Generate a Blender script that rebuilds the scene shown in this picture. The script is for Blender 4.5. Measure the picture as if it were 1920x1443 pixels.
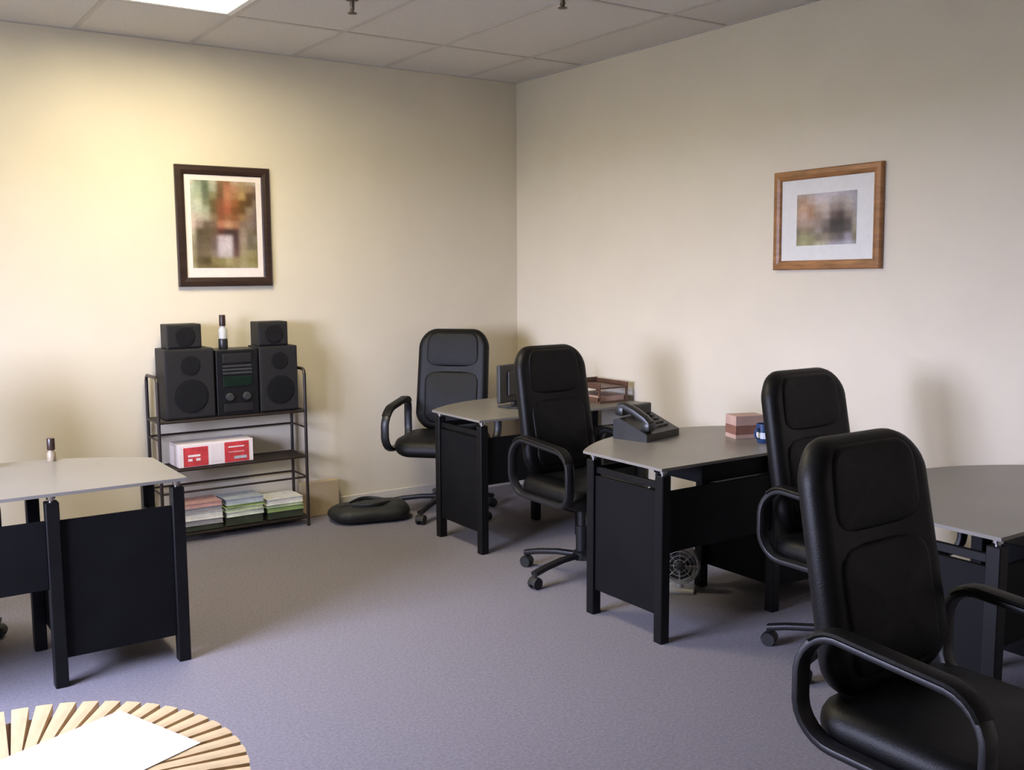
import bpy, bmesh, math, random
from mathutils import Vector, Matrix
random.seed(7)
for o in list(bpy.data.objects): bpy.data.objects.remove(o)
SC = bpy.context.scene
COL = SC.collection
PI = math.pi

# ------------------------------------------------------------------ camera, world, exposure
CAM = Vector((-4.016, -5.812, 1.53))
F_PX = 1868.0
YAW, TILT, ROLL = (math.radians(a) for a in (55.68, 6.61, -0.286))
fwd = Vector((math.cos(YAW)*math.cos(TILT), math.sin(YAW)*math.cos(TILT), -math.sin(TILT)))
rgt = Vector((math.sin(YAW), -math.cos(YAW), 0))
upv = rgt.cross(fwd)
c_, s_ = math.cos(ROLL), math.sin(ROLL)
R_, U_ = c_*rgt + s_*upv, -s_*rgt + c_*upv
cd = bpy.data.cameras.new('camera'); cam = bpy.data.objects.new('camera', cd); COL.objects.link(cam)
cd.sensor_width = 36.0; cd.lens = 36.0*F_PX/1920.0; cd.clip_start = 0.05
cam.matrix_world = Matrix(((R_.x, U_.x, -fwd.x, CAM.x), (R_.y, U_.y, -fwd.y, CAM.y), (R_.z, U_.z, -fwd.z, CAM.z), (0, 0, 0, 1)))
SC.camera = cam
W = bpy.data.worlds.new('overcast_sky'); SC.world = W; W.use_nodes = True
W.node_tree.nodes['Background'].inputs[0].default_value = (0.66, 0.70, 1.0, 1)
W.node_tree.nodes['Background'].inputs[1].default_value = 45.0
vs = SC.view_settings
vs.view_transform = 'Standard'; vs.look = 'None'; vs.gamma = 1.0; vs.use_curve_mapping = False
vs.exposure = 0.68
LAMP_STRENGTH = 23.0
ROOM_X0, ROOM_Y0, ROOM_H = -5.25, -7.6, 2.80
WINDOWS = [(-3.40, -1.80)]          # openings in the left wall, y from - to
WZ0, WZ1 = 0.85, 2.00
for (y0, y1) in WINDOWS:                          # portals only guide the sampling of the sky through the openings
    L = bpy.data.lights.new('window_portal', 'AREA'); L.shape = 'RECTANGLE'; L.size = WZ1-WZ0; L.size_y = y1-y0
    L.cycles.is_portal = True
    lo = bpy.data.objects.new('window_portal', L); COL.objects.link(lo)
    lo.location = (ROOM_X0-0.16, (y0+y1)/2, (WZ0+WZ1)/2); lo.rotation_euler = (0, -PI/2, 0)

# ------------------------------------------------------------------ materials
def srgb(h):
    h = h.lstrip('#'); v = [int(h[i:i+2], 16)/255 for i in (0, 2, 4)]
    return tuple((x/12.92 if x <= 0.04045 else ((x+0.055)/1.055)**2.4) for x in v)
MATS = {}
def mat(name, col, rough=0.5, noise=20.0, amt=0.12, bump=0.0, bump_scale=None, metal=0.0, spec=0.5, coat=0.0, sheen=0.0, stretch=None):
    m = bpy.data.materials.new(name); m.use_nodes = True
    nt = m.node_tree; b = nt.nodes['Principled BSDF']
    tc = nt.nodes.new('ShaderNodeTexCoord')
    src = tc.outputs['Object']
    if stretch:
        mp = nt.nodes.new('ShaderNodeMapping'); mp.inputs['Scale'].default_value = stretch
        nt.links.new(src, mp.inputs[0]); src = mp.outputs[0]
    n = nt.nodes.new('ShaderNodeTexNoise'); n.inputs['Scale'].default_value = noise; n.inputs['Detail'].default_value = 4
    nt.links.new(src, n.inputs['Vector'])
    r = nt.nodes.new('ShaderNodeValToRGB')
    r.color_ramp.elements[0].position = 0.3; r.color_ramp.elements[1].position = 0.7
    r.color_ramp.elements[0].color = (*[max(0, c*(1-amt)) for c in col], 1)
    r.color_ramp.elements[1].color = (*[min(1, c*(1+amt)) for c in col], 1)
    nt.links.new(n.outputs['Fac'], r.inputs[0]); nt.links.new(r.outputs[0], b.inputs['Base Color'])
    b.inputs['Roughness'].default_value = rough; b.inputs['Metallic'].default_value = metal
    b.inputs['Specular IOR Level'].default_value = spec
    b.inputs['Coat Weight'].default_value = coat
    b.inputs['Sheen Weight'].default_value = sheen
    if bump:
        n2 = nt.nodes.new('ShaderNodeTexNoise'); n2.inputs['Scale'].default_value = bump_scale or noise*4; n2.inputs['Detail'].default_value = 5
        nt.links.new(src, n2.inputs['Vector'])
        bp = nt.nodes.new('ShaderNodeBump'); bp.inputs['Strength'].default_value = bump; bp.inputs['Distance'].default_value = 0.004
        nt.links.new(n2.outputs['Fac'], bp.inputs['Height']); nt.links.new(bp.outputs[0], b.inputs['Normal'])
    MATS[name] = m
    return m
mat('wall_paint', (0.672, 0.608, 0.480), 0.75, 3, 0.02, 0.08, 180)
mat('ceiling_tile', (0.62, 0.59, 0.56), 0.9, 60, 0.05, 0.35, 120)
mat('grid_metal', (0.50, 0.47, 0.44), 0.55, 8, 0.03)
mat('carpet', (0.168, 0.153, 0.178), 0.97, 90, 0.22, 0.6, 320, sheen=0.15)
mat('baseboard_vinyl', (0.62, 0.58, 0.50), 0.5, 6, 0.04)
mat('window_white', (0.75, 0.75, 0.73), 0.45, 6, 0.03)
mat('outside_ground', (0.18, 0.19, 0.15), 0.9, 2, 0.2)
mat('black_laminate', (0.0050, 0.0050, 0.0058), 0.6, 6, 0.2, 0.05, 120, spec=0.14)
mat('black_metal', (0.0045, 0.0045, 0.005), 0.45, 10, 0.2, spec=0.25)
mat('desk_glass', (0.21, 0.196, 0.172), 0.35, 3, 0.06, spec=0.4)
mat('chrome', (0.75, 0.75, 0.74), 0.2, 10, 0.05, metal=1.0)
mat('leather', (0.0032, 0.0030, 0.0028), 0.47, 14, 0.3, 0.2, 260, spec=0.24)
mat('leather_soft', (0.0036, 0.0035, 0.0033), 0.52, 14, 0.25, 0.2, 220, spec=0.22)
mat('chair_plastic', (0.010, 0.010, 0.011), 0.40, 30, 0.15, 0.1, 400)
mat('caster_rubber', (0.012, 0.012, 0.013), 0.6, 30, 0.15)
mat('frame_dark', (0.028, 0.014, 0.009), 0.35, 10, 0.35, 0.1, 60, stretch=(1, 1, 6))
mat('frame_oak', (0.30, 0.135, 0.045), 0.4, 9, 0.3, 0.1, 60, stretch=(1, 1, 5))
mat('picture_mat', (0.74, 0.66, 0.62), 0.8, 30, 0.03)
mat('picture_mat_cool', (0.72, 0.71, 0.68), 0.8, 30, 0.03)
mat('rack_metal', (0.020, 0.013, 0.010), 0.4, 20, 0.3)
mat('speaker_black', (0.0055, 0.0048, 0.005), 0.6, 40, 0.2, 0.3, 500)
mat('speaker_grille', (0.0065, 0.0055, 0.0058), 0.85, 90, 0.35, 0.6, 700)
mat('stereo_black', (0.005, 0.005, 0.006), 0.4, 20, 0.2)
mat('display_green', (0.006, 0.016, 0.010), 0.25, 20, 0.2)
mat('box_white', (0.76, 0.68, 0.66), 0.55, 12, 0.05)
mat('box_red', (0.52, 0.045, 0.05), 0.5, 26, 0.25)
mat('box_pink', (0.66, 0.30, 0.30), 0.5, 26, 0.15)
mat('cardboard', (0.46, 0.36, 0.22), 0.85, 12, 0.06, 0.1, 80)
mat('bag_nylon', (0.013, 0.014, 0.013), 0.6, 12, 0.3, 0.6, 60)
mat('wood_slat', (0.60, 0.44, 0.25), 0.55, 10, 0.18, 0.1, 60, stretch=(1, 5, 1))
mat('wood_dark_gap', (0.22, 0.13, 0.085), 0.7, 10, 0.2)
mat('paper', (0.90, 0.90, 0.90), 0.8, 12, 0.02)
mat('brown_card', (0.22, 0.10, 0.065), 0.6, 14, 0.15)
mat('brown_pink', (0.46, 0.30, 0.24), 0.6, 14, 0.1)
mat('brown_wood', (0.10, 0.05, 0.03), 0.45, 10, 0.3, stretch=(6, 1, 1))
mat('blue_plastic', (0.02, 0.05, 0.13), 0.3, 10, 0.1)
mat('white_plastic', (0.70, 0.72, 0.75), 0.35, 10, 0.04)
mat('grey_plastic', (0.46, 0.46, 0.45), 0.45, 14, 0.06)
mat('dark_grey_plastic', (0.032, 0.032, 0.032), 0.5, 14, 0.1, 0.1, 300)
mat('amber_plastic', (0.30, 0.24, 0.16), 0.25, 10, 0.1)
mat('phone_black', (0.016, 0.016, 0.015), 0.38, 20, 0.2)
mat('brass', (0.12, 0.10, 0.08), 0.4, 10, 0.1, metal=0.8)
for nm, c in dict(mag_white=(.70, .69, .64), mag_pink=(.52, .30, .26), mag_grey=(.30, .29, .30), mag_blue=(.42, .47, .50),
                  mag_green=(.26, .36, .13), mag_lime=(.46, .54, .34), mag_dark=(.04, .05, .03), mag_pale=(.66, .70, .60)).items():
    mat(nm, c, 0.45, 30, 0.15)
# diffuser that gives off the lamp's light
m = mat('lamp_diffuser', (0.9, 0.88, 0.8), 0.4, 90, 0.02)
b = m.node_tree.nodes['Principled BSDF']
b.inputs['Emission Color'].default_value = (1.0, 0.88, 0.60, 1); b.inputs['Emission Strength'].default_value = LAMP_STRENGTH
# window glass: clear with a weak reflection
m = bpy.data.materials.new('window_glass'); m.use_nodes = True; MATS['window_glass'] = m
nt = m.node_tree; nt.nodes.clear()
out = nt.nodes.new('ShaderNodeOutputMaterial'); mx = nt.nodes.new('ShaderNodeMixShader')
tr = nt.nodes.new('ShaderNodeBsdfTransparent'); gl = nt.nodes.new('ShaderNodeBsdfGlossy'); gl.inputs['Roughness'].default_value = 0.02
mx.inputs[0].default_value = 0.06
nt.links.new(tr.outputs[0], mx.inputs[1]); nt.links.new(gl.outputs[0], mx.inputs[2]); nt.links.new(mx.outputs[0], out.inputs[0])
# painted prints: colours from a per-vertex table with a little canvas noise
def print_mat(name):
    m = bpy.data.materials.new(name); m.use_nodes = True
    nt = m.node_tree; b = nt.nodes['Principled BSDF']; b.inputs['Roughness'].default_value = 0.5
    a = nt.nodes.new('ShaderNodeVertexColor'); a.layer_name = 'print'
    n = nt.nodes.new('ShaderNodeTexNoise'); n.inputs['Scale'].default_value = 60; n.inputs['Detail'].default_value = 6
    mr = nt.nodes.new('ShaderNodeMapRange'); mr.inputs[3].default_value = 0.72; mr.inputs[4].default_value = 1.28
    mu = nt.nodes.new('ShaderNodeMixRGB'); mu.blend_type = 'MULTIPLY'; mu.inputs[0].default_value = 1
    tc = nt.nodes.new('ShaderNodeTexCoord'); nt.links.new(tc.outputs['Object'], n.inputs['Vector'])
    nt.links.new(n.outputs['Fac'], mr.inputs[0]); nt.links.new(a.outputs[0], mu.inputs[1]); nt.links.new(mr.outputs[0], mu.inputs[2])
    nt.links.new(mu.outputs[0], b.inputs['Base Color'])
    MATS[name] = m
print_mat('art_print')

# ------------------------------------------------------------------ mesh helpers
class MB:
    """collects geometry for ONE mesh object"""
    def __init__(s): s.v = []; s.f = []; s.sm = []
    def add(s, vs, fs, smooth=True):
        k = len(s.v); s.v += [tuple(p) for p in vs]; s.f += [tuple(i+k for i in f) for f in fs]; s.sm += [smooth]*len(fs); return s
    def box(s, lo, hi, bevel=0.0, seg=2, M=None):
        bm = bmesh.new(); bmesh.ops.create_cube(bm, size=1)
        c = [(a+b)/2 for a, b in zip(lo, hi)]; d = [abs(b-a) for a, b in zip(lo, hi)]
        for v in bm.verts: v.co = Vector((c[0]+v.co.x*d[0], c[1]+v.co.y*d[1], c[2]+v.co.z*d[2]))
        if bevel > 0: bmesh.ops.bevel(bm, geom=bm.edges[:], offset=min(bevel, min(d)*0.49), segments=seg, profile=0.5, affect='EDGES')
        return s._bm(bm, M, bevel > 0.012)
    def _bm(s, bm, M=None, smooth=True):
        bm.verts.index_update()
        vs = [(M @ v.co if M else v.co.copy()) for v in bm.verts]
        s.add(vs, [[v.index for v in f.verts] for f in bm.faces], smooth); bm.free(); return s
    def lathe(s, prof, n=20, at=(0, 0, 0), M=None):
        vs = []; fs = []
        for (r, z) in prof:
            for i in range(n):
                a = 2*PI*i/n; p = Vector((r*math.cos(a), r*math.sin(a), z)); p = M @ p if M else p
                vs.append(p+Vector(at))
        for k in range(len(prof)-1):
            for i in range(n):
                j = (i+1) % n; fs.append((k*n+i, k*n+j, (k+1)*n+j, (k+1)*n+i))
        fs.append(tuple(range(n-1, -1, -1))); q = (len(prof)-1)*n; fs.append(tuple(range(q, q+n)))
        return s.add(vs, fs, True)
    def cyl(s, p0, p1, r0, r1=None, n=12):
        p0, p1 = Vector(p0), Vector(p1); d = p1-p0
        M = d.to_track_quat('Z', 'Y').to_matrix()
        return s.lathe([(r0, 0), (r0 if r1 is None else r1, d.length)], n, p0, M)
    def sweep(s, path, a, b, axis=Vector((1, 0, 0)), closed=False, n=10, power=2.6):
        """superelliptic section: half-width a along 'axis', b across it, swept along path"""
        P = [Vector(p) for p in path]; N = len(P); vs = []; fs = []
        for i in range(N):
            t = (P[(i+1) % N]-P[i-1]) if closed else (P[min(i+1, N-1)]-P[max(i-1, 0)])
            t.normalize(); ax = (axis - t*axis.dot(t)).normalized(); q = t.cross(ax)
            for k in range(n):
                an = 2*PI*k/n; c, d = math.cos(an), math.sin(an)
                vs.append(P[i] + ax*a*math.copysign(abs(c)**(2/power), c) + q*b*math.copysign(abs(d)**(2/power), d))
        for i in range(N if closed else N-1):
            for k in range(n):
                j = (i+1) % N; l = (k+1) % n; fs.append((i*n+k, i*n+l, j*n+l, j*n+k))
        if not closed: fs.append(tuple(range(n-1, -1, -1))); fs.append(tuple(range((N-1)*n, N*n)))
        return s.add(vs, fs, True)
    def pad(s, w, h, t, r, roll=0.04, bulge=0.01, M=None, fn=None, nc=7):
        """upholstered pad: rounded rectangle in XZ, thickness along Y (front is -Y)"""
        def outline(d):
            ww, hh, rr = w/2-d, h/2-d, max(r-d, 0.004); pts = []
            for cx, cz, a0 in ((ww-rr, hh-rr, 0), (-ww+rr, hh-rr, PI/2), (-ww+rr, -hh+rr, PI), (ww-rr, -hh+rr, 1.5*PI)):
                for i in range(nc): a = a0+PI/2*i/(nc-1); pts.append((cx+rr*math.cos(a), cz+rr*math.sin(a)))
            return pts
        rings = []
        K = 4
        for sgn in (1, -1):
            rr = []
            for k in range(K+1):
                a = PI/2*k/K
                rr.append([(x, -sgn*(t/2)*math.sin(a), z) for x, z in outline(roll*(1-math.cos(a)))])
            base = outline(roll)
            for sc in (0.8, 0.55, 0.25):
                y = -sgn*(t/2+bulge*(1-sc*sc)); rr.append([(x*sc, y, z*sc) for x, z in base])
            rings.append(rr)
        vs = []; fs = []; n = len(rings[0][0])
        allr = list(reversed(rings[0])) + rings[1][1:]
        for rg in allr: vs += [Vector(p) for p in rg]
        for i in range(len(allr)-1):
            for k in range(n): l = (k+1) % n; fs.append((i*n+k, i*n+l, (i+1)*n+l, (i+1)*n+k))
        fs.append(tuple(range(n-1, -1, -1))); q = (len(allr)-1)*n; fs.append(tuple(range(q, q+n)))
        if fn: vs = [fn(v) for v in vs]
        if M: vs = [M @ v for v in vs]
        return s.add(vs, fs, True)
    def prism(s, poly, z0, z1):
        n = len(poly); vs = [(x, y, z0) for x, y in poly]+[(x, y, z1) for x, y in poly]
        fs = [tuple(range(n-1, -1, -1)), tuple(range(n, 2*n))]+[(i, (i+1) % n, n+(i+1) % n, n+i) for i in range(n)]
        return s.add(vs, fs, False)
    def build(s, name, material, parent=None, loc=None):
        me = bpy.data.meshes.new(name); me.from_pydata(s.v, [], s.f); me.update()
        bm = bmesh.new(); bm.from_mesh(me); bmesh.ops.recalc_face_normals(bm, faces=bm.faces); bm.to_mesh(me); bm.free()
        for p, q in zip(me.polygons, s.sm): p.use_smooth = q
        if any(s.sm):
            try: me.set_sharp_from_angle(angle=math.radians(42))
            except Exception: pass
        me.materials.append(MATS[material])
        o = bpy.data.objects.new(name, me); COL.objects.link(o)
        if parent: o.parent = parent
        if loc: o.location = loc
        return o
def tag(o, label, cat, group=None, kind=None):
    o['label'] = label; o['category'] = cat
    if group: o['group'] = group
    if kind: o['kind'] = kind
    return o
def thing(name, label, cat, loc=(0, 0, 0), rz=0.0, group=None):
    o = bpy.data.objects.new(name, None); COL.objects.link(o); o.empty_display_size = 0.05
    o.location = loc; o.rotation_euler = (0, 0, rz)
    return tag(o, label, cat, group)
def struct(o): o['kind'] = 'structure'; return o
def copy_tree(o, parent=None):
    c = o.copy(); COL.objects.link(c)
    if parent: c.parent = parent
    for ch in list(o.children): copy_tree(ch, c)
    return c
def B(lo, hi, name, material, parent=None, bevel=0.0, seg=2): return MB().box(lo, hi, bevel, seg).build(name, material, parent)

# ------------------------------------------------------------------ the room
T = 0.15
struct(B((ROOM_X0-T, ROOM_Y0-T, -0.12), (T, T, 0), 'floor', 'carpet'))
struct(B((ROOM_X0-T, 0, 0), (T, T, ROOM_H+0.2), 'wall_back', 'wall_paint'))
struct(B((0, ROOM_Y0, 0), (T, 0, ROOM_H+0.2), 'wall_right', 'wall_paint'))
struct(B((ROOM_X0-T, ROOM_Y0-T, 0), (T, ROOM_Y0, ROOM_H+0.2), 'wall_front', 'wall_paint'))
wl = MB()
ys = [ROOM_Y0] + [v for w in sorted(WINDOWS) for v in w] + [0]
wl.box((ROOM_X0-T, ROOM_Y0, 0), (ROOM_X0, 0, WZ0)).box((ROOM_X0-T, ROOM_Y0, WZ1), (ROOM_X0, 0, ROOM_H+0.2))
for i in range(0, len(ys), 2): wl.box((ROOM_X0-T, ys[i], WZ0), (ROOM_X0, ys[i+1], WZ1))
struct(wl.build('wall_left', 'wall_paint'))
for i, (y0, y1) in enumerate(WINDOWS):
    x0, x1 = ROOM_X0-0.11, ROOM_X0-0.05
    w = MB()
    for a, b_, c, d in ((y0, y0+.05, WZ0, WZ1), (y1-.05, y1, WZ0, WZ1), (y0+.05, y1-.05, WZ0, WZ0+.05), (y0+.05, y1-.05, WZ1-.05, WZ1)):
        w.box((x0, a, c), (x1, b_, d))
    w.box((x0, (y0+y1)/2-.02, WZ0+.05), (x1, (y0+y1)/2+.02, WZ1-.05))
    wo = struct(w.build('window_%d' % (i+1), 'window_white'))
    for a, b_ in ((y0+.05, (y0+y1)/2-.02), ((y0+y1)/2+.02, y1-.05)):
        B((ROOM_X0-.083, a, WZ0+.05), (ROOM_X0-.077, b_, WZ1-.05), 'pane', 'window_glass', wo)
    B((ROOM_X0-.05, y0-.04, WZ0-.03), (ROOM_X0+.06, y1+.04, WZ0), 'window_sill', 'window_white', wo, 0.006)
gr = MB().box((-40, -40, -0.4), (ROOM_X0-T-.02, 40, -0.3)).build('ground_outside', 'outside_ground'); struct(gr)
def baseboard(name, lo, hi): struct(B(lo, hi, name, 'baseboard_vinyl', None, 0.003))
baseboard('baseboard_back', (ROOM_X0, -0.012, 0), (0, 0, 0.085))
baseboard('baseboard_right', (-0.012, ROOM_Y0, 0), (0, -0.012, 0.085))
baseboard('baseboard_left', (ROOM_X0, ROOM_Y0, 0), (ROOM_X0+.012, -0.012, 0.085))
baseboard('baseboard_front', (ROOM_X0+.012, ROOM_Y0, 0), (-.012, ROOM_Y0+.012, 0.085))

# suspended ceiling: plenum slab, T-bars, one tile per cell
ceil = struct(B((ROOM_X0, ROOM_Y0, ROOM_H+.09), (0, 0, ROOM_H+.2), 'ceiling', 'ceiling_tile'))
gx = [0.0]+[-0.41-0.61*k for k in range(8)]+[ROOM_X0]
gy = [0.0]+[-0.735-1.22*k for k in range(6)]+[ROOM_Y0]
for x in gx: B((max(x-.012, ROOM_X0), ROOM_Y0, ROOM_H), (min(x+.012, 0), 0, ROOM_H+.030), 'grid_bar', 'grid_metal', ceil)
for y in gy: B((ROOM_X0, max(y-.012, ROOM_Y0), ROOM_H+.001), (0, min(y+.012, 0), ROOM_H+.029), 'grid_bar', 'grid_metal', ceil)
tile_cache = {}
LAMP_CELLS = {(4, 1)}
for i in range(len(gx)-1):
    for j in range(len(gy)-1):
        if (i, j) in LAMP_CELLS: continue
        w, d = gx[i]-gx[i+1]-.014, gy[j]-gy[j+1]-.014
        if w < .03 or d < .03: continue
        key = (round(w, 3), round(d, 3))
        if key not in tile_cache:
            tile_cache[key] = MB().box((-w/2, -d/2, 0), (w/2, d/2, .015), .004, 1)
            o = tile_cache[key].build('ceiling_tile', 'ceiling_tile', ceil); tile_cache[key] = o
        else:
            o = tile_cache[key].copy(); COL.objects.link(o); o.parent = ceil
        o.location = ((gx[i]+gx[i+1])/2, (gy[j]+gy[j+1])/2, ROOM_H+.005)
# recessed fluorescent lamp
x1, x0 = gx[4], gx[5]; y1, y0 = gy[1], gy[2]
lamp = thing('ceiling_lamp', 'lit rectangular fluorescent ceiling light panel near the back wall', 'ceiling light', ((x0+x1)/2, (y0+y1)/2, ROOM_H))
hw, hd = (x1-x0)/2-.014, (y1-y0)/2-.014
fr = MB()
fr.box((-hw, -hd, 0), (hw, -hd+.03, .02)).box((-hw, hd-.03, 0), (hw, hd, .02)).box((-hw, -hd+.03, 0), (-hw+.03, hd-.03, .02)).box((hw-.03, -hd+.03, 0), (hw, hd-.03, .02))
fr.build('lamp_frame', 'window_white', lamp)
hs = MB()
hs.box((-hw+.028, -hd+.028, .02), (hw-.028, -hd+.032, .075)).box((-hw+.028, hd-.032, .02), (hw-.028, hd-.028, .075)).box((-hw+.028, -hd+.032, .02), (-hw+.032, hd-.032, .075)).box((hw-.032, -hd+.032, .02), (hw-.028, hd-.032, .075))
hs.build('housing', 'window_white', lamp)
B((-hw+.033, -hd+.033, .062), (hw-.033, hd-.033, .070), 'diffuser', 'lamp_diffuser', lamp)
# sprinkler heads
def sprinkler(x, y, label):
    t = thing('sprinkler_head', label, 'sprinkler', (x, y, ROOM_H), 0, 'ceiling sprinkler heads')
    MB().lathe([(.001, .010), (.032, .010), (.036, .004), (.030, -.002), (.014, -.006), (.001, -.006)], 20).build('escutcheon', 'brass', t)
    MB().lathe([(.011, -.004), (.011, -.028), (.007, -.034), (.007, -.056)], 12).build('stem', 'brass', t)
    d = MB().lathe([(.004, -.056), (.021, -.060), (.023, -.063), (.004, -.066)], 16)
    for s in (-1, 1): d.sweep([(0, .008*s, -.03), (0, .018*s, -.042), (0, .005*s, -.058)], .003, .003)
    d.build('deflector', 'brass', t)
sprinkler(-1.875, -1.35, 'dark pendant sprinkler head hanging from the ceiling right of the lit lamp')
sprinkler(-1.10, -1.975, 'dark sprinkler head at the top edge above the room corner')

# ------------------------------------------------------------------ pictures
LEFT_ART = """D5CCBC 98A08A 6E7A62 C8C4B0 8A6A4A 9A6848 C4A890 B89C80 BCA890 C8B8A8
C8D0C0 A8B49C 5E6A4C B0B49C 7A5A38 B87858 BC8868 A88C60 A08060 8A7060
B8C4AC B4BC9C 66705A 8A8460 70502E C08460 A87850 B89860 5E4428 6A5448
C0C4B0 D0D4BC 7A8060 6E5A34 8A5434 B87050 9A6030 6A4818 5A3C18 8A7868
C8C8B8 C8CCB8 A8AC90 6A5834 8A5030 A85C3C 7A4A20 6A4A1C 96846A 7C6860
D8C4B8 C0B4A4 B4AC98 8A7458 8A5234 9A6440 8A5830 9A7850 8A7464 7A6660
D8C4B8 A08C80 6A5C4C 7A6450 B8785C C89878 A87858 8A7060 8A7870 7A6860
C4B8A4 5A4C34 5E5038 6A5440 5A3028 3E2A24 4A2E28 9A8878 7E7058 6A5C48
A8A088 5E5240 62543C 6E5A50 C8B8C0 D0C4C8 4A2E30 A89484 74685A 8A8070
988C74 6A5C48 6E6048 70605A D0C4CC D8CCD4 5A3C3C A09078 766A58 7A7058
A09478 706050 7A6C50 8A7A70 CCC0C8 C8BCC0 70504C A89878 9A9068 8E8460
988E6C 5E5030 4E4020 8A7C50 8E8454 B0A478 9A8A60 A89C74 948854 8A7C4C
B0A684 7A6C48 786A44 7C6E44 8A7C50 9A8C60 9A8E64 B0A480 A89C70 9E9264"""
RIGHT_ART = """A8988C A09084 A89C94 B4ACB0 B8B0B4 B8B0B4 A8A0A8 A09AA0 8C8A94
98806E A88870 B09C8C C0B4B0 BCB0AC A89C98 9C9088 A8A09C 9A9498
A48A74 B89478 A07C60 A89888 B4A498 8A7C74 7C6E66 A09488 948E90
A88C78 B49A88 9C7A60 907C6C A09288 5A4A44 40302C 7A6C62 8E867E
9A8270 A48C7C A0887A 8A7A6E 70645C 2E2824 2A2422 4A403C 9A8E80
706454 8A7C60 7A6E58 8C8078 5E544C 3A342E 383430 4A4440 908A70
807A58 949068 8A8460 7A7058 8A7E6C 6A6258 5C5450 908890 6E6444
8A8462 9C9870 8C865E B0A888 A8A08C 9C929C 94909A A8A4AC 8C8A84"""
def art_plane(table, w, h, y, parent, dx=0.0, dz=0.0, gain=1.0):
    rows = [[srgb(c) for c in r.split()] for r in table.splitlines()]
    nr, nc = len(rows), len(rows[0]); sub = 4
    NX, NZ = (nc-1)*sub+1, (nr-1)*sub+1
    vs, cols, fs = [], [], []
    for j in range(NZ):
        for i in range(NX):
            u, v = i/(NX-1), j/(NZ-1)
            vs.append((dx-w/2+w*u, y, dz+h/2-h*v))
            fi, fj = i/sub, j/sub; a, b_ = min(int(fi), nc-2), min(int(fj), nr-2)
            p, q = fi-a, fj-b_
            sm = lambda v: min(1, max(0, (v-.2)/.6)); p, q = sm(p), sm(q)
            cols.append([rows[b_][a][k]*(1-p)*(1-q)+rows[b_][a+1][k]*p*(1-q)+rows[b_+1][a][k]*(1-p)*q+rows[b_+1][a+1][k]*p*q for k in range(3)])
    for j in range(NZ-1):
        for i in range(NX-1): a = j*NX+i; fs.append((a, a+NX, a+NX+1, a+1))
    me = bpy.data.meshes.new('print'); me.from_pydata(vs, [], fs)
    at = me.color_attributes.new('print', 'FLOAT_COLOR', 'POINT')
    for i, c in enumerate(cols): at.data[i].color = (*[v*gain for v in c], 1)
    me.materials.append(MATS['art_print'])
    o = bpy.data.objects.new('print', me); COL.objects.link(o); o.parent = parent; return o
def picture(label, loc, rz, w, h, fw, fm, mm, table, aw, ah, adz=0.0, tilt=0.0, gain=1.0):
    t = thing('framed_picture', label, 'picture', loc, rz)      # hangs on a wall whose outward side is local -Y, origin at its centre
    t.rotation_euler = (0, tilt, rz)
    def ring(e, y): return [(-w/2+e, y, -h/2+e), (w/2-e, y, -h/2+e), (w/2-e, y, h/2-e), (-w/2+e, y, h/2-e)]
    prof = [ring(0, -.002), ring(0, -.022), ring(.006, -.028), ring(fw*.55, -.029), ring(fw-.006, -.024), ring(fw, -.018), ring(fw, -.002)]
    for k in range(4):                  # four mitred rails
        l = (k+1) % 4; n = len(prof)
        vs_ = [r[k] for r in prof]+[r[l] for r in prof]
        MB().add(vs_, [(i, (i+1) % n, n+(i+1) % n, n+i) for i in range(n)]+[tuple(range(n-1, -1, -1)), tuple(range(n, 2*n))], False).build('frame_rail', fm, t)
    B((-w/2+fw, -.013, -h/2+fw), (w/2-fw, -.004, h/2-fw), 'mat_board', mm, t)
    art_plane(table, aw, ah, -.0145, t, 0, adz, gain)
picture('dark brown framed print of a doorway with red flowers above the stereo', (-2.081, 0, 1.786), 0, .556, .690, .052, 'frame_dark', 'picture_mat', LEFT_ART, .385, .500, .012, 0.0, .75)
picture('light oak framed small landscape with wide white mat on right wall', (0, -2.645, 1.766), -PI/2, .632, .487, .046, 'frame_oak', 'picture_mat_cool', RIGHT_ART, .350, .250, .0, math.radians(-0.6), 1.05)

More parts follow.
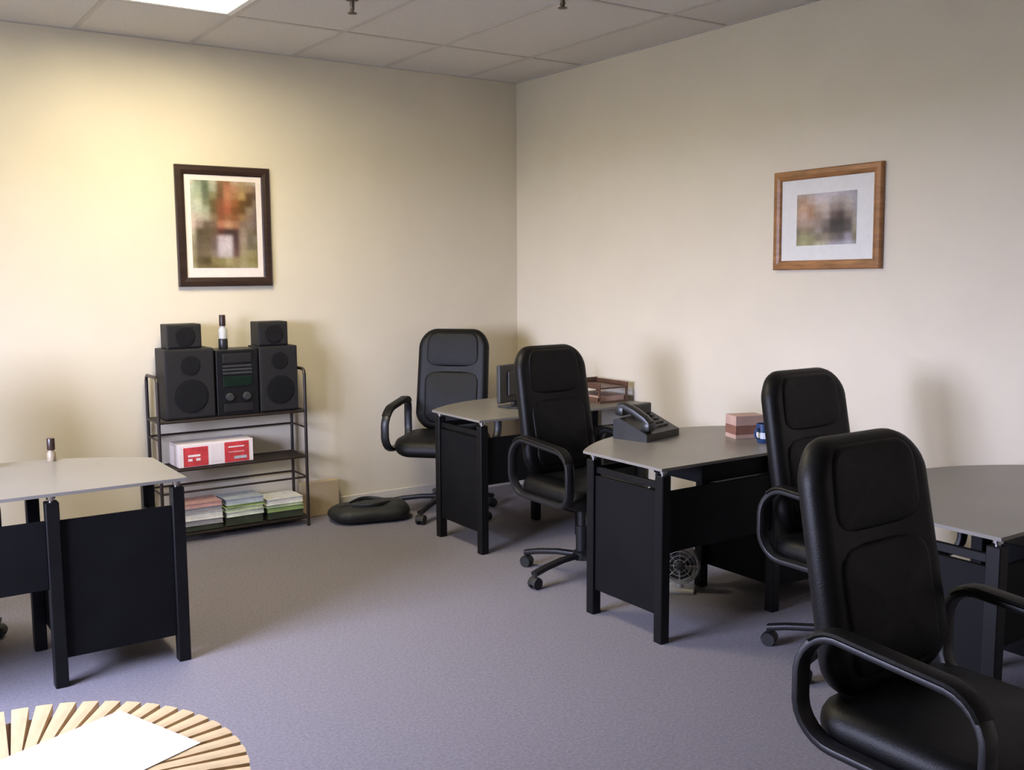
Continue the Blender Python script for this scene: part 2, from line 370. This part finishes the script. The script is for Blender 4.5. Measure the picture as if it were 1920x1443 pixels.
# ------------------------------------------------------------------ desks
def make_desk(label, loc):
    t = thing('office_desk', label, 'desk', loc, 0, 'glass topped black desks')
    LG, DP = 1.12, 0.442             # leg centre spacing along x and y; user side is +y, modesty side is -y
    hl, y0, y1 = LG/2, -.22, -.22+DP
    top_z = .735
    N = 28; poly = [(-hl-.035, y0-.03), (hl+.035, y0-.03)]
    for i in range(N+1):
        u = 1-2*i/N; poly.append((u*(hl+.035), y0+.475+.245*(1-abs(u)**2.2)))
    g = MB().prism(poly, top_z-.012, top_z); g.build('glass_top', 'desk_glass', t)
    hw = .0235
    px = hl-.45                       # pedestal's inner legs
    for x, y in ((-hl, y0), (-hl, y1), (hl, y0), (hl, y1), (px, y0), (px, y1)):
        lg = MB().box((x-hw, y-hw, 0), (x+hw, y+hw, .700), .003, 1).build('leg', 'black_metal', t)
        MB().lathe([(.010, .698), (.010, .708), (.016, .709), (.016, .7225)], 14, (x, y, 0)).build('standoff', 'chrome', lg)
    B((-hl-.012, y0+hw, .115), (-hl+.006, y1-hw, .630), 'side_panel', 'black_laminate', t, .002, 1)
    B((-hl-.006, y0+hw, .640), (-hl+.014, y1-hw, .668), 'side_rail', 'black_metal', t, .002, 1)
    B((-hl+hw, y0-.008, .375), (px-hw, y0+.010, .630), 'modesty_panel', 'black_laminate', t, .002, 1)
    ped = B((px+hw, y0+.014, .105), (hl-hw, y1-.01, .515), 'pedestal', 'black_laminate', t, .003, 1)
    B((px+hw, y0-.006, .105), (hl-hw, y0+.012, .625), 'pedestal_panel', 'black_laminate', t, .002, 1)
    B((hl-hw, y0+hw, .105), (hl+.010, y1-hw, .540), 'pedestal_side', 'black_laminate', t, .002, 1)
    for k in range(3):
        z0 = .112+k*.133
        d = B((px+hw+.006, y1-.012, z0), (hl-hw-.006, y1+.006, z0+.127), 'drawer', 'black_laminate', t, .003, 1)
        MB().sweep([((px+hl)/2-.05, y1+.006, z0+.075), ((px+hl)/2-.05, y1+.026, z0+.075), ((px+hl)/2+.05, y1+.026, z0+.075), ((px+hl)/2+.05, y1+.006, z0+.075)], .004, .004, Vector((0, 0, 1)), n=6).build('handle', 'chrome', d)
    B((-hl+hw, y1-.010, .640), (px-hw, y1+.010, .668), 'user_rail', 'black_metal', t, .002, 1)
    return t
DESKS = {'left': (-2.95-.56, -1.93+.22), 'mid': (-1.28+.56, -2.885+.22), 'far': (-1.18+.56, -1.372+.22), 'near': (-1.17+.56, -4.225+.22)}
desk = make_desk('black glass topped desk at the left edge, standing alone before the shelf rack', (*DESKS['left'], 0))
for k, lab in (('mid', 'middle black glass topped desk along the right wall, with a brown box on it'),
               ('far', 'farthest black glass topped desk, in the room corner behind two chairs'),
               ('near', 'nearest black glass topped desk, cut off by the right picture edge')):
    d = copy_tree(desk); d.location = (*DESKS[k], 0); d['label'] = lab
DT = .735
mid_desk = [o for o in bpy.data.objects if o.name.startswith('office_desk') and 'middle' in o['label']][0]
B((-.56+.24, -.20, .632), (.088, .10, .712), 'shallow_drawer', 'black_laminate', mid_desk, .003, 1)

# ------------------------------------------------------------------ chairs (local: faces -Y, origin on the floor under the gas column)
def rr_loop(y0, y1, z0, z1, r, n=7, x=0.0, dz=0.0):
    pts = []
    for cy, cz, a0 in ((y1-r, z1-r, 0), (y0+r, z1-r, PI/2), (y0+r, z0+r, PI), (y1-r, z0+r, 1.5*PI)):
        for i in range(n):
            a = a0+PI/2*i/(n-1); pts.append((x, cy+r*math.cos(a), cz+r*math.sin(a)))
    return pts
def make_chair(label, loc, rz, group='black swivel office chairs'):
    t = thing('office_chair', label, 'chair', loc, rz, group)
    # five-star base
    for k in range(5):
        a = CHAIR_BASE_ROT + 2*PI*k/5; d = Vector((math.cos(a), math.sin(a), 0)); n = Vector((-d.y, d.x, 0))
        path = [d*.03+Vector((0, 0, .105)), d*.14+Vector((0, 0, .102)), d*.25+Vector((0, 0, .088)), d*.325+Vector((0, 0, .072))]
        lg = MB(); vs = []
        lg.sweep(path, .021, .014, n, n=10); lg.build('base_leg', 'chair_plastic', t)
        cs = MB(); c = d*.318
        cs.cyl(c+Vector((0, 0, .075)), c+Vector((0, 0, .045)), .008, n=8)
        cs.cyl(c-n*.006+Vector((0, 0, .027)), c-n*.024+Vector((0, 0, .027)), .027, n=16)
        cs.cyl(c+n*.006+Vector((0, 0, .027)), c+n*.024+Vector((0, 0, .027)), .027, n=16)
        cs.sweep([c+d*(.029*math.cos(q))+Vector((0, 0, .027+.029*math.sin(q))) for q in [PI*i/8 for i in range(9)]], .024, .002, n, n=6)
        cs.build('caster', 'caster_rubber', t)
    MB().lathe([(.045, .085), (.045, .120), (.030, .130), (.030, .25), (.022, .252), (.022, .375)], 18).build('gas_column', 'chair_plastic', t)
    mc = MB().box((-.09, -.13, .365), (.09, .13, .392), .008); mc.cyl((.09, -.02, .378), (.25, -.05, .372), .006, n=8); mc.box((.24, -.062, .364), (.29, -.038, .380), .006)
    mc.build('seat_mechanism', 'chair_plastic', t)
    # seat: a pad laid flat with a waterfall front
    def seat_fn(v):
        x, y, z = v; dip = -0.035*max(0, (-z-.12)/.15)**2 if z < -.12 else 0
        return Vector((x, z, -y+dip))          # pad's front (-Y) becomes the top, pad's bottom edge becomes the front
    MB().pad(.50, .50, .095, .11, .042, .012, Matrix.Translation((0, -.02, .443)), seat_fn).build('seat', 'leather', t)
    # backrest: curved and leaning back
    zb, zt = .480, 1.110; hc = (zb+zt)/2
    def back_fn(v):
        x, y, z = v; k = (z+(zt-zb)/2)/(zt-zb)         # 0 bottom .. 1 top
        w = .93+.07*math.sin(PI*min(1, k*1.1)) ; wrap = -.028*(x/.22)**2
        lumbar = -.018*math.exp(-((k-.28)/.16)**2)
        return Vector((x*w, y+wrap+lumbar+.205+.105*k, z+hc))
    bk = MB().pad(.455, zt-zb, .088, .11, .042, .006, None, back_fn, 9).build('backrest', 'leather', t)
    def sub_fn(z0, dy):
        def fn(v): p = back_fn(Vector((v.x, v.y, v.z+z0-hc))); return Vector((p.x, p.y+dy, p.z))
        return fn
    MB().pad(.335, .215, .034, .06, .016, .010, None, sub_fn(.985, -.035), 7).build('head_cushion', 'leather_soft', bk)
    MB().pad(.335, .320, .034, .06, .016, .012, None, sub_fn(.690, -.040), 7).build('lumbar_cushion', 'leather_soft', bk)
    # closed loop arms
    for s in (-1, 1):
        pts = rr_loop(-.262, .205, .415, .682, .095, 7, s*.268)
        pts = [(x+s*.012*math.sin(PI*(z-.415)/.267), y, z-.030*max(0, -y)/.26*((z-.415)/.267)) for x, y, z in pts]
        ar = MB().sweep(pts, .024, .0135, Vector((1, 0, 0)), True, 12).build('arm', 'chair_plastic', t)
        top = [p for p in pts if p[2] > .60]; top.sort(key=lambda p: p[1])
        MB().sweep([(x, y, z+.012) for x, y, z in top if -.25 < y < .19], .027, .009, Vector((1, 0, 0)), False, 10).build('arm_pad', 'leather_soft', ar)
        MB().box((s*.215 if s > 0 else -.262, -.12, .398), (s*.262 if s > 0 else -.215, .10, .424), .004, 1).build('arm_bracket', 'chair_plastic', ar)
    return t
CHAIR_BASE_ROT = math.radians(187)
ch = make_chair('black leather swivel chair at near right, largest in view, cut off by picture bottom', (-1.865, -4.52, 0), 0)
ch.scale = (1.07, 1, 1)
def place_chair(label, loc, rz, sc=(1, 1, 1)):
    c = copy_tree(ch); c.location = loc; c.rotation_euler = (0, 0, rz); c.scale = sc; c['label'] = label; return c
place_chair('black leather swivel chair between the middle and the nearest right desk', (-.79, -3.445, 0), 0, (1.07, 1, 1.012))
place_chair('black leather swivel chair behind the middle desk, standing before the corner desk', (-.985, -1.985, 0), 0, (1, 1, 1.03))
place_chair('black leather swivel chair in the room corner, turned to the left', (-.88, -.46, 0), math.radians(-46), (1.08, 1.0, 1.035))

place_chair('black swivel chair behind the left desk, nearly all beyond the left picture edge', (-3.80, -1.09, 0), 0)

# ------------------------------------------------------------------ shelf rack with the stereo
RX0, RX1, RY0, RY1 = -2.57, -1.716, -.255, -.035
rk = thing('shelf_rack', 'black metal tube shelf rack against the back wall holding a stereo', 'shelf', ((RX0+RX1)/2, (RY0+RY1)/2, 0))
hx, hy = (RX1-RX0)/2, (RY1-RY0)/2
for x in (-hx, hx):
    for y in (-hy, hy):
        MB().cyl((x, y, 0), (x, y, .925), .0095, n=10).build('post', 'rack_metal', rk)
    MB().sweep([(x, -hy, .92), (x, -hy+.006, .938), (x, -hy+.025, .950), (x, hy-.025, .950), (x, hy-.006, .938), (x, hy, .92)], .009, .009, Vector((1, 0, 0)), n=10).build('top_hoop', 'rack_metal', rk)
SHZ = (.055, .425, .700)
for z in SHZ:
    b_ = MB()
    for y in (-hy, hy): b_.cyl((-hx, y, z), (hx, y, z), .008, n=8)
    for x in (-hx, hx): b_.cyl((x, -hy, z), (x, hy, z), .008, n=8)
    sh = b_.build('shelf_frame', 'rack_metal', rk)
    for k in range(7):
        y = -hy+.03+k*(2*hy-.06)/6
        MB().cyl((-hx, y, z+.003), (hx, y, z+.003), .003, n=6).build('shelf_wire', 'rack_metal', sh)
for z in (.60, .30):
    for y in (-hy, hy):
        if z == .60 and y < 0: continue
        MB().cyl((-hx, y, z), (hx, y, z), .006, n=8).build('guard_rail', 'rack_metal', rk)
    for x in (-hx, hx): MB().cyl((x, -hy, z), (x, hy, z), .006, n=8).build('guard_rail', 'rack_metal', rk)
ZT = .709
def speaker(name, label, x0, x1, z0, z1, y0, y1, cones, group):
    t = thing(name, label, 'speaker', ((x0+x1)/2, (y0+y1)/2, z0), 0, group)
    w, d, h = (x1-x0)/2, (y1-y0)/2, z1-z0
    B((-w, -d+.012, 0), (w, d, h), 'cabinet', 'speaker_black', t, .005)
    g = B((-w+.006, -d, .008), (w-.006, -d+.012, h-.008), 'grille', 'speaker_grille', t, .005)
    for cz, cr in cones:
        MB().lathe([(cr, 0), (cr+.008, .002), (cr+.008, .005), (cr, .006), (cr*.3, .003), (.001, .003)], 22, (0, -d, cz), Matrix.Rotation(PI/2, 3, 'X')).build('cone_ring', 'stereo_black', g)
speaker('stereo_speaker', 'big black stereo speaker at the left end of the rack top', -2.520, -2.245, ZT, 1.100, -.245, -.045, [(.13, .085), (.30, .045)], 'big stereo speakers')
speaker('stereo_speaker', 'big black stereo speaker at the right end of the rack top', -1.980, -1.748, ZT, 1.092, -.245, -.045, [(.13, .075), (.30, .040)], 'big stereo speakers')
speaker('satellite_speaker', 'small black box speaker on top of the left big speaker', -2.492, -2.300, 1.101, 1.236, -.215, -.075, [(.068, .045)], 'small box speakers')
speaker('satellite_speaker', 'small black box speaker on top of the right big speaker', -1.972, -1.790, 1.093, 1.234, -.215, -.075, [(.070, .045)], 'small box speakers')
st = thing('stereo_unit', 'black mini stereo unit with dim green display between two speakers', 'stereo', (-2.112, -.145, ZT))
B((-.123, -.088, 0), (.123, .095, .375), 'cabinet', 'stereo_black', st, .006)
B((-.085, -.094, .300), (.085, -.087, .352), 'tape_door', 'speaker_black', st, .003)
B((-.085, -.094, .165), (.085, -.087, .222), 'display', 'display_green', st, .003)
for k in range(3): B((-.085, -.093, .235+k*.020), (.085, -.087, .247+k*.020), 'button_row', 'dark_grey_plastic', st, .002)
for x in (-.05, .05): MB().lathe([(.024, 0), (.024, .012), (.019, .018), (.001, .018)], 18, (x, -.087, .105), Matrix.Rotation(PI/2, 3, 'X')).build('knob', 'dark_grey_plastic', st)
B((-.085, -.093, .020), (.085, -.087, .065), 'disc_drawer', 'speaker_black', st, .003)
bt = thing('small_bottle', 'small bottle with dark cap and pale label on top of the stereo', 'bottle', (-2.160, -.145, 1.084))
MB().lathe([(.024, 0), (.026, .004), (.026, .055), (.024, .060)], 18).build('base', 'phone_black', bt)
MB().lathe([(.0235, .060), (.0235, .112), (.012, .128), (.011, .135)], 18).build('body', 'grey_plastic', bt)
MB().lathe([(.017, .133), (.018, .137), (.018, .192), (.016, .196), (.001, .196)], 18).build('cap', 'frame_dark', bt)
rb = thing('printed_box', 'white box with red printed panels on the middle rack shelf', 'box', (-2.252, -.150, .434), math.radians(1.5))
B((-.216, -.085, 0), (.216, .085, .130), 'carton', 'box_white', rb, .003)
for x0, x1, z0, z1, m_ in ((-.190, -.050, .004, .112, 'box_red'), (.045, .190, .004, .120, 'box_red'), (-.036, .032, .020, .120, 'box_white')):
    B((x0, -.0865, z0), (x1, -.0845, z1), 'printed_panel', m_, rb)
for x0, x1, z0, z1, m_ in ((-.165, -.095, .058, .070, 'box_white'), (-.165, -.140, .034, .048, 'box_white'), (-.120, -.095, .034, .048, 'box_white'), (.068, .162, .088, .095, 'box_white'), (.068, .162, .058, .065, 'box_pink'), (.100, .175, .020, .036, 'mag_blue')):
    B((x0, -.0875, z0), (x1, -.0862, z1), 'printed_bar', m_, rb)
STACKS = (('left', -2.335, [('mag_dark', .030, 'dark'), ('mag_grey', .030, 'grey'), ('mag_white', .042, 'white'), ('mag_grey', .030, 'grey'), ('mag_pink', .026, 'pink')]),
          ('middle', -2.095, [('mag_dark', .050, 'black'), ('mag_pale', .030, 'pale'), ('mag_lime', .024, 'pale green'), ('mag_green', .016, 'green'), ('mag_blue', .034, 'pale blue')]),
          ('right', -1.850, [('mag_dark', .042, 'black'), ('mag_green', .028, 'dark green'), ('mag_lime', .016, 'light green'), ('mag_white', .034, 'white')]))
ORD = ('lowest', 'second lowest', 'middle', 'second from top', 'topmost')
for nm, x, items in STACKS:
    z = .0645
    for k, (m_, th, cw) in enumerate(items):
        w = .112 if nm != 'left' else .108
        o = thing('paper_pack', '%s pack of paper, %s in the %s pile on the bottom rack shelf' % (cw, ORD[k] if k < len(items)-1 else 'topmost', nm), 'paper pack', (x+random.uniform(-.004, .004), -.148, z), math.radians(random.uniform(-2.5, 2.5)), 'paper packs on the bottom rack shelf')
        B((-w+.003, -.086, .003), (w-.003, .088, th-.003), 'sheets', m_, o)
        MB().box((-w, -.089, th-.003), (w, .091, th)).box((-w, -.089, 0), (w, .091, .003)).box((-w, .088, .003), (w, .091, th-.003)).build('cover', m_, o)
        z += th

# ------------------------------------------------------------------ on the floor by the back wall
cb = thing('cardboard_box', 'flat beige cardboard box standing against the back wall beside the rack', 'box', (-1.555, -.045, 0))
B((-.125, -.030, 0), (.125, .030, .213), 'carton', 'cardboard', cb, .003)
for s in (-1, 1): B((-.124, -.029 if s < 0 else .001, .213), (.124, -.001 if s < 0 else .029, .2155), 'flap', 'cardboard', cb)
bg = thing('floor_bag', 'slumped black soft bag lying on the carpet by the back wall', 'bag', (-1.345, -.335, 0), math.radians(-12))
def bag_fn(v):
    x, y, z = v; px_, py_ = x, z; h = -y
    wob = 1+.10*math.sin(9*px_+1)+.08*math.sin(14*py_+7*px_)
    return Vector((px_*(1+.05*math.sin(11*py_)), py_*(1+.06*math.sin(8*px_)), (.050+h*.74*wob if h > 0 else .050+h*.74)))
MB().pad(.50, .30, .128, .12, .06, .012, None, bag_fn, 9).build('body', 'bag_nylon', bg)
for s in (-1, 1):
    MB().sweep([(-.12+.24*i/12, s*(.03+.07*math.sin(PI*i/12)), .103+.010*math.sin(PI*i/12)) for i in range(13)], .012, .004, Vector((0, 0, 1)), n=8).build('strap', 'caster_rubber', bg)
MB().sweep([(-.20+.4*i/12, .004*math.sin(i), .103+.006*math.sin(PI*i/12)) for i in range(13)], .006, .003, Vector((0, 1, 0)), n=6).build('zipper', 'dark_grey_plastic', bg)

# ------------------------------------------------------------------ things on the desks
# left desk
sb = thing('small_bottle', 'tiny dark capped bottle at the far edge of the left desk', 'bottle', (-3.285, -1.285, DT))
MB().lathe([(.016, 0), (.018, .003), (.018, .034), (.010, .044), (.009, .050)], 16).build('body', 'amber_plastic', sb)
MB().lathe([(.014, .048), (.016, .051), (.016, .094), (.014, .098), (.001, .098)], 16).build('cap', 'frame_dark', sb)
cu = thing('pen_tray', 'small brown wooden tray on the left desk at the picture edge', 'tray', (-3.60, -1.28, DT))
B((-.10, -.045, 0), (.10, .045, .008), 'tray_floor', 'brown_wood', cu, .002)
for lo, hi in (((-.10, -.045, .008), (.10, -.037, .035)), ((-.10, .037, .008), (.10, .045, .035)), ((-.10, -.037, .008), (-.092, .037, .035)), ((.092, -.037, .008), (.10, .037, .035))):
    B(lo, hi, 'tray_wall', 'brown_wood', cu, .002)
# middle desk
bx = thing('card_box', 'small brown striped card box on the middle desk', 'box', (-.470, -2.575, DT), math.radians(-18))
B((-.075, -.05, 0), (.075, .05, .020), 'box_foot', 'brown_pink', bx, .002)
B((-.075, -.05, .020), (.075, .05, .062), 'box_band', 'brown_card', bx, .002)
B((-.075, -.05, .062), (.075, .05, .108), 'box_lid', 'brown_pink', bx, .002)
mg = thing('blue_cup', 'small blue cup with a white band on the middle desk beside the chair', 'cup', (-.515, -2.735, DT))
MB().lathe([(.030, 0), (.033, .003), (.035, .022)], 20).build('base', 'blue_plastic', mg)
MB().lathe([(.035, .022), (.0365, .050)], 20).build('band', 'white_plastic', mg)
MB().lathe([(.0365, .050), (.038, .088), (.034, .088), (.031, .012), (.001, .012)], 20).build('rim', 'blue_plastic', mg)
MB().sweep([(-.036, 0, .070), (-.056, 0, .066), (-.062, 0, .045), (-.054, 0, .026), (-.034, 0, .022)], .006, .004, Vector((0, 1, 0)), n=8).build('handle', 'blue_plastic', mg)
ph = thing('desk_phone', 'low black desk phone at the far edge of the middle desk', 'phone', (-.845, -2.300, DT), math.radians(14))
ph.scale = (1.1, 1.0, 1.25)
bm_ = MB(); prof = [(-.095, 0), (.095, 0), (.095, .072), (.060, .080), (-.095, .028)]
n_ = len(prof); vs_ = [(-.125, y, z) for y, z in prof]+[(.125, y, z) for y, z in prof]
bm_.add(vs_, [tuple(range(n_-1, -1, -1)), tuple(range(n_, 2*n_))]+[(i, (i+1) % n_, n_+(i+1) % n_, n_+i) for i in range(n_)], False)
pb = bm_.build('phone_base', 'phone_black', ph)
hsx = -.085
MB().sweep([(hsx, -.085, .062), (hsx, -.060, .080), (hsx, 0, .105), (hsx, .055, .122), (hsx, .085, .118)], .026, .016, Vector((1, 0, 0)), n=12).box((hsx-.028, -.098, .036), (hsx+.028, -.048, .072), .010).box((hsx-.028, .050, .086), (hsx+.028, .100, .122), .010).build('handset', 'phone_black', ph)
for r in range(4):
    for c in range(3):
        y = -.060+r*.027; z = .028+(y+.095)*(.052/.155)
        B((.000+c*.034, y, z-.002), (.022+c*.034, y+.017, z+.009), 'key', 'dark_grey_plastic', pb, .002, 1)
B((-.010, .048, .076), (.105, .090, .120), 'display_hood', 'phone_black', ph, .006)
# corner desk
wt = thing('letter_tray', 'two tier brown wooden letter tray on the corner desk by the right wall', 'tray', (-.175, -1.120, DT), math.radians(0))
for z in (0, .085):
    B((-.11, -.15, z), (.11, .15, z+.010), 'tray_floor', 'brown_wood', wt, .002)
    B((-.11, .142, z+.010), (.11, .15, z+.040), 'tray_back', 'brown_wood', wt, .002)
    for s in (-1, 1): B((s*.11-(.008 if s > 0 else 0), -.15, z+.010), (s*.11+(.008 if s < 0 else 0), .142, z+.034), 'tray_side', 'brown_wood', wt, .002)
for x in (-.105, .105):
    for y in (-.14, .14): B((x-.005, y-.006, .010), (x+.005, y+.006, .085), 'tray_post', 'brown_wood', wt)
B((-.095, -.13, .0105), (.095, .13, .040), 'papers', 'brown_pink', wt)
mo = thing('computer_monitor', 'dark grey monitor on the corner desk seen from behind a chair', 'monitor', (-.735, -1.06, DT), math.radians(18))
B((-.10, -.07, 0), (.10, .07, .012), 'foot', 'dark_grey_plastic', mo, .005)
B((-.025, .005, .012), (.025, .03, .10), 'neck', 'dark_grey_plastic', mo, .004)
bz = B((-.19, -.022, .035), (.19, .006, .255), 'casing', 'dark_grey_plastic', mo, .008)
B((-.12, -.034, .075), (.12, -.021, .215), 'back_cover', 'dark_grey_plastic', bz, .008)
B((-.178, .005, .05), (.178, .008, .243), 'screen', 'stereo_black', bz)
# under the middle desk
fn = thing('floor_fan', 'small round grey fan on the carpet beneath the middle desk', 'fan', (-.745, -2.44, 0), math.radians(-48))
B((-.07, -.06, 0), (.07, .06, .018), 'foot', 'grey_plastic', fn, .006)
MB().cyl((0, 0, .016), (0, 0, .050), .014, n=12).build('neck', 'grey_plastic', fn)
RX = Matrix.Rotation(PI/2, 3, 'X')
cg = MB().lathe([(.085, -.03), (.092, -.026), (.095, 0), (.092, .03), (.084, .034), (.080, .03), (.080, -.03)], 28, (0, 0, .130), RX).build('ring', 'grey_plastic', fn)
MB().lathe([(.001, -.02), (.022, -.02), (.022, .036), (.015, .04), (.001, .04)], 16, (0, 0, .130), RX).build('hub', 'dark_grey_plastic', fn)
for k in range(4):
    a = k*PI/2+.4; d = Vector((math.cos(a), 0, math.sin(a))); n = Vector((-d.z, 0, d.x))
    MB().add([Vector((0, 0, .13))+d*.02-n*.010+Vector((0, -.008, 0)), Vector((0, 0, .13))+d*.072-n*.028+Vector((0, -.012, 0)), Vector((0, 0, .13))+d*.074+n*.028+Vector((0, .012, 0)), Vector((0, 0, .13))+d*.02+n*.010+Vector((0, .008, 0)),
              Vector((0, 0, .13))+d*.02-n*.010+Vector((0, -.005, 0)), Vector((0, 0, .13))+d*.072-n*.028+Vector((0, -.009, 0)), Vector((0, 0, .13))+d*.074+n*.028+Vector((0, .015, 0)), Vector((0, 0, .13))+d*.02+n*.010+Vector((0, .011, 0))],
             [(3, 2, 1, 0), (4, 5, 6, 7), (0, 1, 5, 4), (1, 2, 6, 5), (2, 3, 7, 6), (3, 0, 4, 7)], False).build('blade', 'dark_grey_plastic', fn)
gw = MB()
for r in (.03, .05, .07):
    gw.sweep([(r*math.cos(2*PI*i/24), -.036, .13+r*math.sin(2*PI*i/24)) for i in range(24)], .0015, .0015, Vector((0, 1, 0)), True, 5)
for k in range(8):
    a = k*PI/4; gw.cyl((.02*math.cos(a), -.036, .13+.02*math.sin(a)), (.085*math.cos(a), -.033, .13+.085*math.sin(a)), .0015, n=5)
gw.build('guard', 'grey_plastic', fn)

# ------------------------------------------------------------------ round slatted table in the foreground
SX, SY, SZ, SR = -3.787, -3.727, .50, .453
tb = thing('round_table', 'round light wood table with radial slats in the near left corner', 'table', (SX, SY, 0))
NS = 54
def wedge(r0, r1, f):
    a0, a1 = PI/NS*f*r1/r0*.62, PI/NS*f
    a0 = min(a0, PI/NS*.92)
    return [(r0*math.cos(-a0), r0*math.sin(-a0)), (r1*math.cos(-a1), r1*math.sin(-a1)), (r1*1.002, 0), (r1*math.cos(a1), r1*math.sin(a1)), (r0*math.cos(a0), r0*math.sin(a0))]
first = None
for k in range(NS):
    if first is None:
        p = MB().prism(wedge(.17, SR, .70), SZ-.022, SZ); first = p.build('slat', 'wood_slat', tb); o = first
    else:
        o = first.copy(); COL.objects.link(o); o.parent = tb
    o.rotation_euler = (0, 0, 2*PI*k/NS)
MB().lathe([(.001, SZ-.022), (.166, SZ-.022), (.168, SZ-.002), (.166, SZ), (.001, SZ)], 40).build('center_disc', 'wood_slat', tb)
MB().lathe([(.001, SZ-.034), (.435, SZ-.034), (.435, SZ-.024), (.001, SZ-.024)], 48).build('under_board', 'wood_dark_gap', tb)
for r in (.22, .40):
    MB().sweep([(r*math.cos(2*PI*i/48), r*math.sin(2*PI*i/48), SZ-.054) for i in range(48)], .018, .018, Vector((0, 0, 1)), True, 8).build('support_ring', 'wood_dark_gap', tb)
for k in range(4):
    a = PI/4+k*PI/2
    MB().sweep([(.36*math.cos(a), .36*math.sin(a), SZ-.05), (.30*math.cos(a), .30*math.sin(a), .25), (.36*math.cos(a), .36*math.sin(a), 0)], .018, .018, Vector((-math.sin(a), math.cos(a), 0)), n=10).build('leg', 'wood_slat', tb)
    MB().cyl((.2*math.cos(a), .2*math.sin(a), SZ-.054), (.42*math.cos(a), .42*math.sin(a), SZ-.054), .012, n=8).build('spoke', 'wood_dark_gap', tb)
MB().sweep([(.295*math.cos(2*PI*i/40), .295*math.sin(2*PI*i/40), .25) for i in range(40)], .010, .010, Vector((0, 0, 1)), True, 8).build('foot_ring', 'wood_slat', tb)
sh_ = MB()
c0, c1, c3 = Vector((-3.516, -3.433, 0)), Vector((-3.415, -3.691, 0)), Vector((-3.783, -3.532, 0))
e1, e2 = Vector((.101, -.258, 0)), Vector((-.258, -.101, 0))*1.3
corners = [c0, c0+e1*1.05, c0+e1*1.05+e2, c0+e2]
sh_.prism([(p.x-SX, p.y-SY) for p in corners], 0, .0015)
shd = sh_.build('paper_sheet', 'paper', None, (SX, SY, SZ+.0006))
tag(shd, 'blank white paper sheet lying on the round slatted table', 'paper')
